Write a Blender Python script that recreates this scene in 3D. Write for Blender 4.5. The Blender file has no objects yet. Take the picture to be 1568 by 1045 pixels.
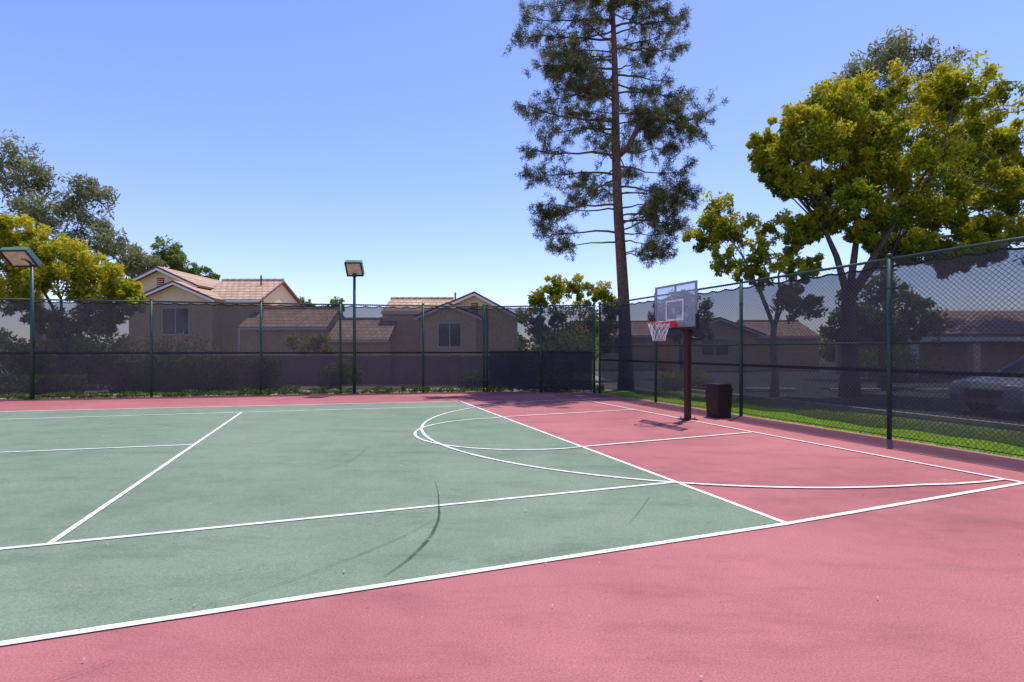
import bpy, math, random
import numpy as np
from mathutils import Vector, Matrix
R = random.Random(7)
rng = np.random.default_rng(7)
scene = bpy.context.scene
COL = scene.collection

# ------------------------------------------------------------------ materials
def new_mat(name):
    m = bpy.data.materials.new(name); m.use_nodes = True
    nt = m.node_tree; nt.nodes.clear()
    out = nt.nodes.new('ShaderNodeOutputMaterial')
    return m, nt, out
def N(nt, t, **kw):
    n = nt.nodes.new(t)
    for k, v in kw.items(): setattr(n, k, v)
    return n
def noise(nt, scale, detail=4, rough=.6, vec=None):
    n = N(nt, 'ShaderNodeTexNoise'); n.inputs['Scale'].default_value = scale
    n.inputs['Detail'].default_value = detail; n.inputs['Roughness'].default_value = rough
    if vec is None:
        tc = N(nt, 'ShaderNodeTexCoord'); vec = tc.outputs['Object']
    nt.links.new(vec, n.inputs['Vector']); return n
def ramp(nt, src, stops):
    r = N(nt, 'ShaderNodeValToRGB'); e = r.color_ramp.elements
    while len(e) < len(stops): e.new(.5)
    for i, (p, c) in enumerate(stops):
        e[i].position = p; e[i].color = (*c, 1)
    nt.links.new(src, r.inputs['Fac']); return r
def mixc(nt, a, b, fac, mode='MIX'):
    m = N(nt, 'ShaderNodeMix', data_type='RGBA', blend_type=mode)
    for s, v in ((m.inputs[0], fac), (m.inputs[6], a), (m.inputs[7], b)):
        if hasattr(v, 'links') or hasattr(v, 'is_linked'): nt.links.new(v, s)
        elif isinstance(v, (int, float)): s.default_value = v
        else: s.default_value = (*v, 1)
    return m.outputs[2]
def mat(name, col, rough=.8, nscale=6, namt=.25, bump=0, bscale=60, metal=0, spec=.3):
    m, nt, out = new_mat(name)
    b = N(nt, 'ShaderNodeBsdfPrincipled')
    n = noise(nt, nscale)
    lo = tuple(c*(1-namt) for c in col); hi = tuple(min(1, c*(1+namt)) for c in col)
    r = ramp(nt, n.outputs['Fac'], [(.3, lo), (.7, hi)])
    nt.links.new(r.outputs[0], b.inputs['Base Color'])
    b.inputs['Roughness'].default_value = rough; b.inputs['Metallic'].default_value = metal
    b.inputs['Specular IOR Level'].default_value = spec
    if bump:
        n2 = noise(nt, bscale); bp = N(nt, 'ShaderNodeBump'); bp.inputs['Strength'].default_value = bump
        bp.inputs['Distance'].default_value = .02
        nt.links.new(n2.outputs['Fac'], bp.inputs['Height']); nt.links.new(bp.outputs[0], b.inputs['Normal'])
    nt.links.new(b.outputs[0], out.inputs[0]); return m

def court_mat(name, c1, c2, c3):
    m, nt, out = new_mat(name); b = N(nt, 'ShaderNodeBsdfPrincipled')
    big = noise(nt, .28, 5, .6); mid = noise(nt, 1.9, 6, .7); fine = noise(nt, 90, 2, .7)
    r1 = ramp(nt, big.outputs['Fac'], [(.38, c1), (.62, c2)])
    r2 = ramp(nt, mid.outputs['Fac'], [(.42, (0, 0, 0)), (.75, (1, 1, 1))])
    a = mixc(nt, r1.outputs[0], c3, r2.outputs[0])
    r3 = ramp(nt, fine.outputs['Fac'], [(.3, (.72, .72, .72)), (.7, (1.18, 1.18, 1.18))])
    a = mixc(nt, a, r3.outputs[0], 1.0, 'MULTIPLY')
    tc = N(nt, 'ShaderNodeTexCoord'); mp = N(nt, 'ShaderNodeMapping'); mp.inputs['Rotation'].default_value = (0, 0, .5); mp.inputs['Scale'].default_value = (.5, 1.6, 1)
    nt.links.new(tc.outputs['Object'], mp.inputs[0]); st2 = noise(nt, 1.5, 7, .75, mp.outputs[0])
    r6 = ramp(nt, st2.outputs['Fac'], [(.5, (1, 1, 1)), (.68, (.78, .78, .80))])
    a = mixc(nt, a, r6.outputs[0], 1.0, 'MULTIPLY')
    for sc, th, c in ((3.1, .02, (.40, .36, .33)), (5.3, .035, (.10, .08, .07))):
        v = N(nt, 'ShaderNodeTexVoronoi'); v.inputs['Scale'].default_value = sc
        nt.links.new(tc.outputs['Object'], v.inputs['Vector'])
        r5 = ramp(nt, v.outputs['Distance'], [(th*.5, (.9, .9, .9)), (th, (0, 0, 0))])
        a = mixc(nt, a, c, r5.outputs[0])
    nt.links.new(a, b.inputs['Base Color']); b.inputs['Roughness'].default_value = .85
    b.inputs['Specular IOR Level'].default_value = .25
    bp = N(nt, 'ShaderNodeBump'); bp.inputs['Strength'].default_value = .3; bp.inputs['Distance'].default_value = .004
    nt.links.new(fine.outputs['Fac'], bp.inputs['Height']); nt.links.new(bp.outputs[0], b.inputs['Normal'])
    nt.links.new(b.outputs[0], out.inputs[0]); return m

def leaf_mat(name, stops, trans=.3):
    m, nt, out = new_mat(name)
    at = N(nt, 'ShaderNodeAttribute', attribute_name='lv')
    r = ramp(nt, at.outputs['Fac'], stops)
    d = N(nt, 'ShaderNodeBsdfDiffuse'); t = N(nt, 'ShaderNodeBsdfTranslucent')
    nt.links.new(r.outputs[0], d.inputs[0])
    tc = mixc(nt, r.outputs[0], (1.0, 1.0, .7), 1.0, 'MULTIPLY')
    nt.links.new(tc, t.inputs[0])
    mx = N(nt, 'ShaderNodeMixShader'); mx.inputs[0].default_value = trans
    nt.links.new(d.outputs[0], mx.inputs[1]); nt.links.new(t.outputs[0], mx.inputs[2])
    nt.links.new(mx.outputs[0], out.inputs[0]); return m

def screen_mat(name, col, opac):
    m, nt, out = new_mat(name)
    d = N(nt, 'ShaderNodeBsdfDiffuse'); tl = N(nt, 'ShaderNodeBsdfTranslucent')
    n = noise(nt, 1.2, 3)
    r = ramp(nt, n.outputs['Fac'], [(.3, tuple(c*.85 for c in col)), (.7, tuple(c*1.2 for c in col))])
    nt.links.new(r.outputs[0], d.inputs[0]); nt.links.new(r.outputs[0], tl.inputs[0])
    dt = N(nt, 'ShaderNodeMixShader'); dt.inputs[0].default_value = .3
    nt.links.new(d.outputs[0], dt.inputs[1]); nt.links.new(tl.outputs[0], dt.inputs[2])
    t = N(nt, 'ShaderNodeBsdfTransparent')
    mx = N(nt, 'ShaderNodeMixShader'); mx.inputs[0].default_value = opac
    nt.links.new(t.outputs[0], mx.inputs[1]); nt.links.new(dt.outputs[0], mx.inputs[2])
    nt.links.new(mx.outputs[0], out.inputs[0]); return m

def chain_mat():
    m, nt, out = new_mat('chain_link_wire')
    uv = N(nt, 'ShaderNodeUVMap'); sp = N(nt, 'ShaderNodeSeparateXYZ'); nt.links.new(uv.outputs[0], sp.inputs[0])
    def line(op):
        a = N(nt, 'ShaderNodeMath', operation=op); nt.links.new(sp.outputs[0], a.inputs[0]); nt.links.new(sp.outputs[1], a.inputs[1])
        b = N(nt, 'ShaderNodeMath', operation='DIVIDE'); nt.links.new(a.outputs[0], b.inputs[0]); b.inputs[1].default_value = .075
        c = N(nt, 'ShaderNodeMath', operation='FRACT'); nt.links.new(b.outputs[0], c.inputs[0])
        d = N(nt, 'ShaderNodeMath', operation='LESS_THAN'); nt.links.new(c.outputs[0], d.inputs[0]); d.inputs[1].default_value = .10
        return d
    l1 = line('ADD'); l2 = line('SUBTRACT')
    mx = N(nt, 'ShaderNodeMath', operation='MAXIMUM'); nt.links.new(l1.outputs[0], mx.inputs[0]); nt.links.new(l2.outputs[0], mx.inputs[1])
    d = N(nt, 'ShaderNodeBsdfPrincipled'); d.inputs['Base Color'].default_value = (.03, .05, .045, 1); d.inputs['Roughness'].default_value = .5
    t = N(nt, 'ShaderNodeBsdfTransparent'); ms = N(nt, 'ShaderNodeMixShader')
    nt.links.new(mx.outputs[0], ms.inputs[0]); nt.links.new(t.outputs[0], ms.inputs[1]); nt.links.new(d.outputs[0], ms.inputs[2])
    nt.links.new(ms.outputs[0], out.inputs[0]); return m

def roof_mat(name, c1, c2, mort):
    m, nt, out = new_mat(name); b = N(nt, 'ShaderNodeBsdfPrincipled')
    tc = N(nt, 'ShaderNodeTexCoord'); sp = N(nt, 'ShaderNodeSeparateXYZ'); nt.links.new(tc.outputs['Object'], sp.inputs[0])
    ad = N(nt, 'ShaderNodeMath', operation='MULTIPLY_ADD'); nt.links.new(sp.outputs[1], ad.inputs[0]); ad.inputs[1].default_value = .03
    nt.links.new(sp.outputs[0], ad.inputs[2])
    cb = N(nt, 'ShaderNodeCombineXYZ'); nt.links.new(ad.outputs[0], cb.inputs[0]); nt.links.new(sp.outputs[2], cb.inputs[1])
    br = N(nt, 'ShaderNodeTexBrick'); nt.links.new(cb.outputs[0], br.inputs['Vector'])
    br.inputs['Color1'].default_value = (*c1, 1); br.inputs['Color2'].default_value = (*c2, 1); br.inputs['Mortar'].default_value = (*mort, 1)
    br.inputs['Scale'].default_value = 1; br.inputs['Brick Width'].default_value = .34; br.inputs['Row Height'].default_value = .19
    br.inputs['Mortar Size'].default_value = .022; br.inputs['Bias'].default_value = 0
    nn = noise(nt, 1.5); rr = ramp(nt, nn.outputs['Fac'], [(.3, (.8, .8, .8)), (.7, (1.12, 1.1, 1.08))])
    a = mixc(nt, br.outputs['Color'], rr.outputs[0], 1.0, 'MULTIPLY')
    nt.links.new(a, b.inputs['Base Color']); b.inputs['Roughness'].default_value = .85
    nt.links.new(b.outputs[0], out.inputs[0]); return m

def alpha_mark_mat(name, col, amt):
    m, nt, out = new_mat(name); n = noise(nt, 7, 5, .7)
    mr = N(nt, 'ShaderNodeMapRange'); mr.inputs[1].default_value = .3; mr.inputs[2].default_value = .65
    mr.inputs[3].default_value = amt*.25; mr.inputs[4].default_value = amt; nt.links.new(n.outputs['Fac'], mr.inputs[0])
    d = N(nt, 'ShaderNodeBsdfDiffuse'); d.inputs[0].default_value = (*col, 1); t = N(nt, 'ShaderNodeBsdfTransparent')
    ms = N(nt, 'ShaderNodeMixShader'); nt.links.new(mr.outputs[0], ms.inputs[0])
    nt.links.new(t.outputs[0], ms.inputs[1]); nt.links.new(d.outputs[0], ms.inputs[2]); nt.links.new(ms.outputs[0], out.inputs[0]); return m

def line_mat():
    m, nt, out = new_mat('white_line_paint'); b = N(nt, 'ShaderNodeBsdfPrincipled')
    n = noise(nt, 5, 8, .75)
    r = ramp(nt, n.outputs['Fac'], [(.33, (.50, .50, .46)), (.52, (.80, .80, .77))])
    nt.links.new(r.outputs[0], b.inputs['Base Color']); b.inputs['Roughness'].default_value = .7
    nt.links.new(b.outputs[0], out.inputs[0]); return m

M_pink = court_mat('pink_acrylic_court', (.35, .115, .118), (.50, .175, .175), (.43, .155, .155))
M_green = court_mat('green_acrylic_court', (.160, .22, .142), (.210, .268, .185), (.225, .275, .195))
M_line = line_mat()
M_skid = alpha_mark_mat('rubber_skid', (.05, .06, .05), .75)
M_scuff = alpha_mark_mat('faint_scuff', (.07, .09, .07), .5)
M_ground = mat('dry_ground', (.22, .19, .12), .95, .4, .4)
M_asph = mat('asphalt', (.06, .06, .065), .9, 1.5, .3, .3, 80)
M_grassg = mat('lawn_soil', (.18, .29, .05), .95, 3, .4)
M_post = mat('green_fence_paint', (.018, .06, .045), .45, 5, .2, spec=.5)
M_blk = mat('black_metal', (.02, .02, .022), .45, 5, .2)
M_chain = chain_mat()
M_screen = screen_mat('privacy_windscreen', (.075, .056, .075), .72)
M_screenr = screen_mat('privacy_windscreen_dark', (.062, .050, .066), .78)
M_screen2 = screen_mat('dense_windscreen', (.04, .045, .07), .88)
M_seam = mat('screen_hem', (.02, .017, .022), .8)
M_stucco = mat('tan_stucco', (.80, .60, .37), .95, 3, .08, .2, 40)
M_trim = mat('white_trim', (.8, .78, .74), .7, 3, .05)
M_brown = mat('brown_fascia', (.2, .10, .07), .7)
M_glass = mat('window_glass', (.05, .065, .08), .1, 2, .3, spec=.8)
M_roof = roof_mat('clay_tile_roof', (.46, .30, .20), (.58, .40, .28), (.24, .14, .09))
M_roof2 = roof_mat('weathered_tile_roof', (.36, .23, .18), (.45, .31, .25), (.16, .09, .07))
M_wall = mat('garden_wall_stucco', (.34, .27, .23), .95, 2, .1)
M_cap = mat('wall_cap', (.62, .54, .47), .9)
M_barkp = mat('pine_bark', (.16, .095, .068), .95, 9, .5, .9, 14)
M_bark = mat('grey_bark', (.12, .09, .065), .95, 8, .4, .8, 16)
M_barkl = mat('pale_bark', (.34, .28, .21), .9, 5, .35, .4, 16)
L_pine = leaf_mat('pine_needles', [(0, (.05, .066, .034)), (.5, (.145, .16, .07)), (1, (.38, .34, .16))], .38)
L_yel = leaf_mat('yellow_green_leaves', [(0, (.06, .10, .018)), (.35, (.19, .25, .025)), (.62, (.42, .41, .03)), (1, (.66, .55, .05))], .45)
L_green = leaf_mat('green_leaves', [(0, (.06, .10, .03)), (.5, (.17, .24, .05)), (1, (.38, .44, .10))], .38)
L_euc = leaf_mat('eucalyptus_leaves', [(0, (.09, .10, .06)), (.5, (.22, .24, .13)), (1, (.44, .42, .23))], .4)
L_hedge = leaf_mat('hedge_leaves', [(0, (.04, .07, .02)), (.5, (.11, .17, .04)), (1, (.30, .40, .09))], .25)
L_ivy = leaf_mat('ivy_leaves', [(0, (.06, .10, .02)), (.5, (.18, .27, .05)), (1, (.40, .48, .12))], .3)
L_grass = leaf_mat('grass_blades', [(0, (.18, .30, .03)), (.5, (.36, .52, .07)), (1, (.58, .66, .15))], .45)
L_debris = leaf_mat('fallen_leaf', [(0, (.22, .12, .05)), (.5, (.45, .36, .25)), (1, (.65, .60, .50))], .1)
M_maroon = mat('maroon_pole_paint', (.035, .012, .013), .4, 4, .2, spec=.5)
M_rim = mat('orange_rim', (.75, .06, .02), .35, 4, .1, spec=.5)
M_net = mat('white_net', (.8, .8, .78), .8)
M_alu = mat('brushed_frame', (.33, .34, .36), .35, 4, .1, metal=.5)
M_bin = mat('brown_bin_plastic', (.03, .016, .016), .5, 4, .2)
M_lamph = mat('lamp_housing', (.10, .22, .20), .5, 4, .2)
M_lens = mat('lamp_lens', (.6, .5, .32), .3, 8, .3)
M_silver = mat('silver_car_paint', (.42, .44, .47), .25, 2, .03, metal=.4, spec=.6)
M_rubber = mat('tyre', (.02, .02, .02), .8)
def acrylic():
    m, nt, out = new_mat('clear_acrylic'); t = N(nt, 'ShaderNodeBsdfTransparent'); t.inputs[0].default_value = (.93, .95, .98, 1)
    g = N(nt, 'ShaderNodeBsdfPrincipled'); g.inputs['Base Color'].default_value = (.55, .58, .63, 1); g.inputs['Roughness'].default_value = .12
    ms = N(nt, 'ShaderNodeMixShader'); ms.inputs[0].default_value = .33
    nt.links.new(t.outputs[0], ms.inputs[1]); nt.links.new(g.outputs[0], ms.inputs[2]); nt.links.new(ms.outputs[0], out.inputs[0]); return m
M_acr = acrylic()

# ------------------------------------------------------------------ mesh helpers
class MB:
    def __init__(s): s.v = []; s.f = []; s.m = []; s.mats = []
    def mi(s, m):
        if m not in s.mats: s.mats.append(m)
        return s.mats.index(m)
    def poly(s, pts, m):
        b = len(s.v); s.v += [tuple(p) for p in pts]; s.f.append(tuple(range(b, b+len(pts)))); s.m.append(s.mi(m))
    def box(s, c, size, m, rz=0, mtx=None):
        b = len(s.v); M = mtx if mtx is not None else Matrix.Rotation(rz, 3, 'Z'); c = Vector(c)
        for dx in (-.5, .5):
            for dy in (-.5, .5):
                for dz in (-.5, .5): s.v.append(tuple(c + M @ Vector((dx*size[0], dy*size[1], dz*size[2]))))
        for f in ((0, 1, 3, 2), (4, 6, 7, 5), (0, 4, 5, 1), (2, 3, 7, 6), (0, 2, 6, 4), (1, 5, 7, 3)):
            s.f.append(tuple(b+i for i in f)); s.m.append(s.mi(m))
    def tube(s, pts, rad, m, n=6, cap=True):
        pts = [Vector(p) for p in pts]
        if not hasattr(rad, '__len__'): rad = [rad]*len(pts)
        b = len(s.v); k = s.mi(m); prev = None
        for i, p in enumerate(pts):
            t = (pts[min(i+1, len(pts)-1)] - pts[max(i-1, 0)]).normalized()
            if prev is None:
                a = t.cross(Vector((0, 0, 1)) if abs(t.z) < .9 else Vector((1, 0, 0))).normalized()
            else:
                a = (prev - t*prev.dot(t)).normalized()
            prev = a; c = t.cross(a)
            for j in range(n):
                an = 2*math.pi*j/n; s.v.append(tuple(p + (a*math.cos(an)+c*math.sin(an))*rad[i]))
        for i in range(len(pts)-1):
            for j in range(n):
                s.f.append((b+i*n+j, b+i*n+(j+1) % n, b+(i+1)*n+(j+1) % n, b+(i+1)*n+j)); s.m.append(k)
        if cap:
            s.f.append(tuple(b+j for j in reversed(range(n)))); s.m.append(k)
            e = b+(len(pts)-1)*n; s.f.append(tuple(e+j for j in range(n))); s.m.append(k)
    def slab(s, top, th, m, under=None):
        n = len(top); b = len(s.v); s.v += [tuple(p) for p in top] + [(p[0], p[1], p[2]-th) for p in top]
        s.f.append(tuple(b+i for i in range(n))); s.m.append(s.mi(m))
        s.f.append(tuple(b+n+i for i in reversed(range(n)))); s.m.append(s.mi(under or m))
        for i in range(n):
            j = (i+1) % n; s.f.append((b+i, b+n+i, b+n+j, b+j)); s.m.append(s.mi(under or m))
    def obj(s, name, parent=None, smooth=False, bevel=0):
        me = bpy.data.meshes.new(name); me.from_pydata(s.v, [], s.f)
        for m in s.mats: me.materials.append(m)
        me.polygons.foreach_set('material_index', s.m)
        if smooth: me.polygons.foreach_set('use_smooth', [True]*len(s.f))
        me.update(); o = bpy.data.objects.new(name, me); COL.objects.link(o)
        if parent: o.parent = parent
        if bevel:
            md = o.modifiers.new('bevel', 'BEVEL'); md.width = bevel; md.segments = 2; md.limit_method = 'ANGLE'
        return o
def empty(name):
    e = bpy.data.objects.new(name, None); COL.objects.link(e); e.empty_display_size = .3; return e

def faces_np(name, V, k, lv, m, parent=None):
    nf = len(V)//k; me = bpy.data.meshes.new(name)
    me.vertices.add(len(V)); me.vertices.foreach_set('co', V.astype(np.float32).ravel())
    me.loops.add(len(V)); me.loops.foreach_set('vertex_index', np.arange(len(V), dtype=np.int32))
    me.polygons.add(nf); me.polygons.foreach_set('loop_start', np.arange(0, len(V), k, dtype=np.int32))
    me.update(calc_edges=True)
    at = me.attributes.new('lv', 'FLOAT', 'POINT'); at.data.foreach_set('value', np.repeat(lv, k).astype(np.float32))
    me.materials.append(m); o = bpy.data.objects.new(name, me); COL.objects.link(o)
    if parent: o.parent = parent
    return o
def rdir(n, rg):
    d = rg.normal(size=(n, 3)); return d/np.linalg.norm(d, axis=1, keepdims=True)
def leaf_quads(C, size, rg, wid=.42):
    n = len(C); a = rdir(n, rg)
    b = rdir(n, rg); b = b - (b*a).sum(1, keepdims=True)*a/((a*a).sum(1, keepdims=True)); b /= np.linalg.norm(b, axis=1, keepdims=True)
    s = size*(rg.uniform(.6, 1.3, (n, 1))); a = a*s; b = b*s*wid
    return np.stack([C-a, C-b, C+a, C+b], 1).reshape(-1, 3)

def tree(name, base, fork_h, lobes, tr, bark, leafm, lsize=.11, subs=12, per=80, dspread=1.6, seed=1, copies=2, tight=.34, nmain=5, bright=0, wid=.42):
    rg = np.random.default_rng(seed); rr = random.Random(seed); root = empty(name)
    wood = MB(); bx, by = base
    fork = Vector((bx, by, fork_h))
    wood.tube([(bx, by, -.1), (bx+.04, by, fork_h*.35), (bx-.05, by, fork_h*.7), fork], [tr*1.35, tr, tr*.9, tr*.8], bark, 9)
    cs = []; lvs = []; hs = [l[1] for l in lobes]; hmin, hmax = min(hs), max(hs)
    xm = sum(l[0] for l in lobes)/len(lobes); xr = max(abs(l[0]-xm) for l in lobes)+.1
    cen = []
    for (dx, h, r) in lobes:
        for k in range(copies):
            edge = math.sqrt(max(.08, 1-((dx-xm)/xr)**2))
            dy = rr.uniform(-1, 1)*dspread*edge if k else rr.uniform(-.35, .35)*dspread*edge
            cen.append((np.array([bx+dx*(1 if k == 0 else .92)+(rr.uniform(-.4, .4)*r if k else 0), by+dy, h-(rr.uniform(0, .9)*r if k else 0)]), r))
    Pc = np.array([c for c, _ in cen]); idx = rg.choice(len(Pc), min(nmain, len(Pc)), replace=False); K = Pc[idx].copy()
    for _ in range(8):
        lab = np.argmin(((Pc[:, None]-K[None])**2).sum(2), 1)
        for j in range(len(K)):
            if (lab == j).any(): K[j] = Pc[lab == j].mean(0)
    for j in range(len(K)):
        kc = Vector(K[j]); e = fork.lerp(kc, .72)
        m1 = fork.lerp(e, .35)+Vector((rr.uniform(-.15, .15), rr.uniform(-.15, .15), .10*(e-fork).length)); m2 = fork.lerp(e, .7)+Vector((rr.uniform(-.12, .12), rr.uniform(-.1, .1), .06*(e-fork).length))
        wood.tube([fork-Vector((0, 0, .12)), m1, m2, e], [tr*.52, tr*.36, tr*.26, tr*.18], bark, 7)
        for i in np.where(lab == j)[0]:
            c = Vector(Pc[i]); s_ = m2 if rr.random() < .5 else e
            mm = s_.lerp(c, .5)+Vector((rr.uniform(-.2, .2), rr.uniform(-.2, .2), rr.uniform(-.1, .15)))
            wood.tube([s_, mm, c], [tr*.15, tr*.09, tr*.04], bark, 5)
    for c, r in cen:
        for q in range(subs):
            d = rdir(1, rg)[0]; d[2] = d[2]*.9+.05
            rad = r*rg.uniform(.25, 1.12); sc = c+d*rad
            if q % 3 == 0: wood.tube([Vector(c), Vector(sc)], [tr*.05, tr*.02], bark, 4, cap=False)
            npt = int(per*rg.uniform(.4, 1.5)); sr = r*tight*rg.uniform(.6, 1.35)
            dd = rdir(npt, rg)*(rg.uniform(0, 1, (npt, 1))**.45)*sr
            cs.append(sc+dd); up = dd[:, 2]/(sr+1e-6)
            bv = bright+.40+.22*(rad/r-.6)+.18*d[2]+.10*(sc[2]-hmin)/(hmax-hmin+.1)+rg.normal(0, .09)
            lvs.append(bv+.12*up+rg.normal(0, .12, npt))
    C = np.concatenate(cs); lv = np.clip(np.concatenate(lvs), 0, 1)
    wood.obj('trunk_and_limbs', root, True)
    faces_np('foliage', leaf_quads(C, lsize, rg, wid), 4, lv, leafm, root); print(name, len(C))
    return root

def leaf_volume(name, boxes, lsize, n, m, seed, parent=None):
    rg = np.random.default_rng(seed); cs = []
    for (x0, x1, y0, y1, z0, z1) in boxes:
        vol = (x1-x0)*(y1-y0)*(z1-z0); k = max(60, int(n*vol))
        P = rg.uniform(0, 1, (k, 3))
        ax = rg.integers(0, 3, k); e = rg.uniform(0, 1, k) < .6
        for a in range(3):
            s = e & (ax == a); P[s, a] = np.where(P[s, a] > .5, 1-rg.uniform(0, .12, s.sum()), rg.uniform(0, .12, s.sum()))
        P = P*np.array([x1-x0, y1-y0, z1-z0])+np.array([x0, y0, z0])
        P[:, 2] += .03*np.sin(P[:, 0]*3.1+seed)+.02*np.sin(P[:, 0]*7.7); P[:, 2] = np.maximum(P[:, 2], .02)
        cs.append(P)
    C = np.concatenate(cs); lv = np.clip(rg.normal(.5, .2, len(C)), 0, 1)
    return faces_np(name, leaf_quads(C, lsize, rg), 4, lv, m, parent)
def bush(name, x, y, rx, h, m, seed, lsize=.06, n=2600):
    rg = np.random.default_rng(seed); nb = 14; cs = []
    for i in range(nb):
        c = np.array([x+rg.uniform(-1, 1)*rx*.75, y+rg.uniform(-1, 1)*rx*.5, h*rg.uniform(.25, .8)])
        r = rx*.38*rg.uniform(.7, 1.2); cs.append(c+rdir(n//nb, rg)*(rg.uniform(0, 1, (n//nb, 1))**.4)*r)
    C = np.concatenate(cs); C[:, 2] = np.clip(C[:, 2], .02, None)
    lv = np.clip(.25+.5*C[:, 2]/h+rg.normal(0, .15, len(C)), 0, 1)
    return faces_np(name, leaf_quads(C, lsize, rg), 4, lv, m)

# ------------------------------------------------------------------ ground sheets
g = MB(); g.poly([(-400, -400, -.03), (400, -400, -.03), (400, 700, -.03), (-400, 700, -.03)], M_ground); g.obj('ground')
FX = lambda y: 6.95-.36*(y-7.075)     # right fence line X at depth y
a = MB(); a.poly([(FX(-12)+3.3, -12, -.012), (90, -12, -.012), (90, 60, -.012), (4.5, 60, -.012), (FX(21)+3.0, 21, -.012)], M_asph); a.obj('parking_lot_pavement')
gs = MB(); gs.poly([(FX(-12)-.2, -12, -.006), (FX(-12)+3.3, -12, -.006), (FX(19)+3.4, 19, -.006), (FX(19)+.2, 19, -.006)], M_grassg); gs.obj('grass_lawn')
kb = MB()
kb.slab([(FX(-12)+3.3, -12, .1), (FX(-12)+3.45, -12, .1), (FX(19)+3.55, 19, .1), (FX(19)+3.4, 19, .1)], .13, M_cap); kb.obj('lawn_kerb')
pk = MB()
for i in range(5): pk.box((9.2+i*2.9, 19.0-i*.2, .06), (1.7, .16, .12), M_cap, -.05)
pk.obj('parking_wheel_stops', None, False, .02)
ct = MB(); ct.poly([(FX(-12)+.12, -12, 0), (FX(18.2)+.1, 18.2, 0), (-1, 19.02, 0), (-30, 13.0, 0), (-30, -12, 0)], M_pink); ct.obj('pink_court_surface')
gr = MB(); gr.poly([(2.356, 4.567, .004), (-1.48, 15.3, .004), (-12.25, 12.75, .004), (-26, 9.5, .004), (-26, -6.11, .004), (-2.596, 2.702, .004)], M_green); gr.obj('green_court_surface')

def strip(mb, pts, w, z, m):
    P = [Vector((p[0], p[1], 0)) for p in pts]; L = []; Rr = []
    for i, p in enumerate(P):
        t = (P[min(i+1, len(P)-1)]-P[max(i-1, 0)]).normalized(); n = Vector((-t.y, t.x, 0))
        ww = w[i] if hasattr(w, '__len__') else w
        L.append(p+n*ww/2); Rr.append(p-n*ww/2)
    for i in range(len(P)-1):
        mb.poly([(L[i].x, L[i].y, z), (Rr[i].x, Rr[i].y, z), (Rr[i+1].x, Rr[i+1].y, z), (L[i+1].x, L[i+1].y, z)], m)
ln = MB(); W = .05
zl = [.008]
def line(pts, w=W):
    strip(ln, pts, w, zl[0], M_line); zl[0] += .0006
line([(-26, -6.11), (-2.596, 2.702), (2.356, 4.567), (5.80, 5.99)], .055)
line([(2.356, 4.567), (-1.48, 15.3)], .055)
line([(-1.48, 15.3), (-12.25, 12.75), (-26, 9.5)])
line([(-1.02, 14.07), (-6.40, 12.62), (-10.89, 11.33), (-26, 7.0)])
line([(1.80, 5.97), (-3.545, 4.08), (-26, -3.95)])
line([(-3.545, 4.08), (-6.40, 12.62)])
line([(-4.97, 8.33), (-7.4, 7.70), (-26, 2.9)])
line([(5.72, 5.96), (3.765, 11.13), (2.1, 15.7)])
cx, cy, Rd = 3.35, 10.85, 5.12
pts = [(5.66, 6.12), (5.3, 5.99), (4.85, 5.89)]
for i in range(56):
    an = math.radians(-77 - i*(213-11)/55)
    pts.append((cx+Rd*math.cos(an), cy+Rd*math.sin(an)))
line(pts)
ux, uy = -.3387, .9409; vx, vy = .9409, .3387
def UV(u, v): return (2.356+u*ux+v*vx, 4.567+u*uy+v*vy)
p1, p2 = (4.29, 9.56), (1.11, 8.16)
kc = UV(5.62, -.30)
arc = []
for i in range(33):
    an = math.pi*i/32; arc.append((kc[0]-1.86*math.cos(an)*ux-1.92*math.sin(an)*vx, kc[1]-1.86*math.cos(an)*uy-1.92*math.sin(an)*vy))
line([p1, p2]+arc+[(-.13, 11.77), (3.0, 13.16)])
ln.obj('court_line_markings')
sk = MB()
def smooth_pts(pts, ws, sub=5):
    P = [np.array(p) for p in pts]; o = []; w_ = []
    for i in range(len(P)-1):
        p0 = P[max(i-1, 0)]; a_ = P[i]; b_ = P[i+1]; p3 = P[min(i+2, len(P)-1)]
        for k in range(sub):
            t = k/sub; o.append(tuple(.5*((2*a_)+(-p0+b_)*t+(2*p0-5*a_+4*b_-p3)*t*t+(-p0+3*a_-3*b_+p3)*t**3))); w_.append(ws[i]*(1-t)+ws[i+1]*t)
    o.append(tuple(P[-1])); w_.append(ws[-1]); return o, w_
def mark(pts, ws, z, m):
    p_, w_ = smooth_pts(pts, ws); strip(sk, p_, w_, z, m)
mark([(-.86, 5.97), (-.76, 5.5), (-.70, 5.1), (-.65, 4.75), (-.64, 4.45), (-.66, 4.15), (-.735, 3.77), (-.84, 3.48)], [.006, .010, .016, .024, .028, .028, .02, .006], .0165, M_skid)
mark([(-.65, 4.72), (-.86, 4.25), (-1.17, 3.766), (-1.466, 3.38), (-1.8, 3.05)], [.006, .012, .014, .010, .005], .0172, M_scuff)
mark([(1.4, 5.4), (1.22, 5.0), (1.0, 4.55)], [.006, .010, .005], .017, M_scuff)
mark([(-1.9, 2.55), (-2.1, 2.35), (-2.4, 2.2)], [.006, .010, .005], .017, M_scuff)
mark([(-3.8, 9.5), (-3.9, 8.6), (-4.15, 7.9)], [.006, .012, .005], .017, M_scuff)
mark([(-2.2, 8.2), (-2.15, 7.2), (-2.4, 6.4)], [.006, .012, .005], .017, M_scuff)
mark([(-7.5, 11), (-6.4, 10.2), (-5.2, 9.9)], [.006, .016, .005], .017, M_scuff)
sk.obj('skid_marks')
nD = 900
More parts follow.
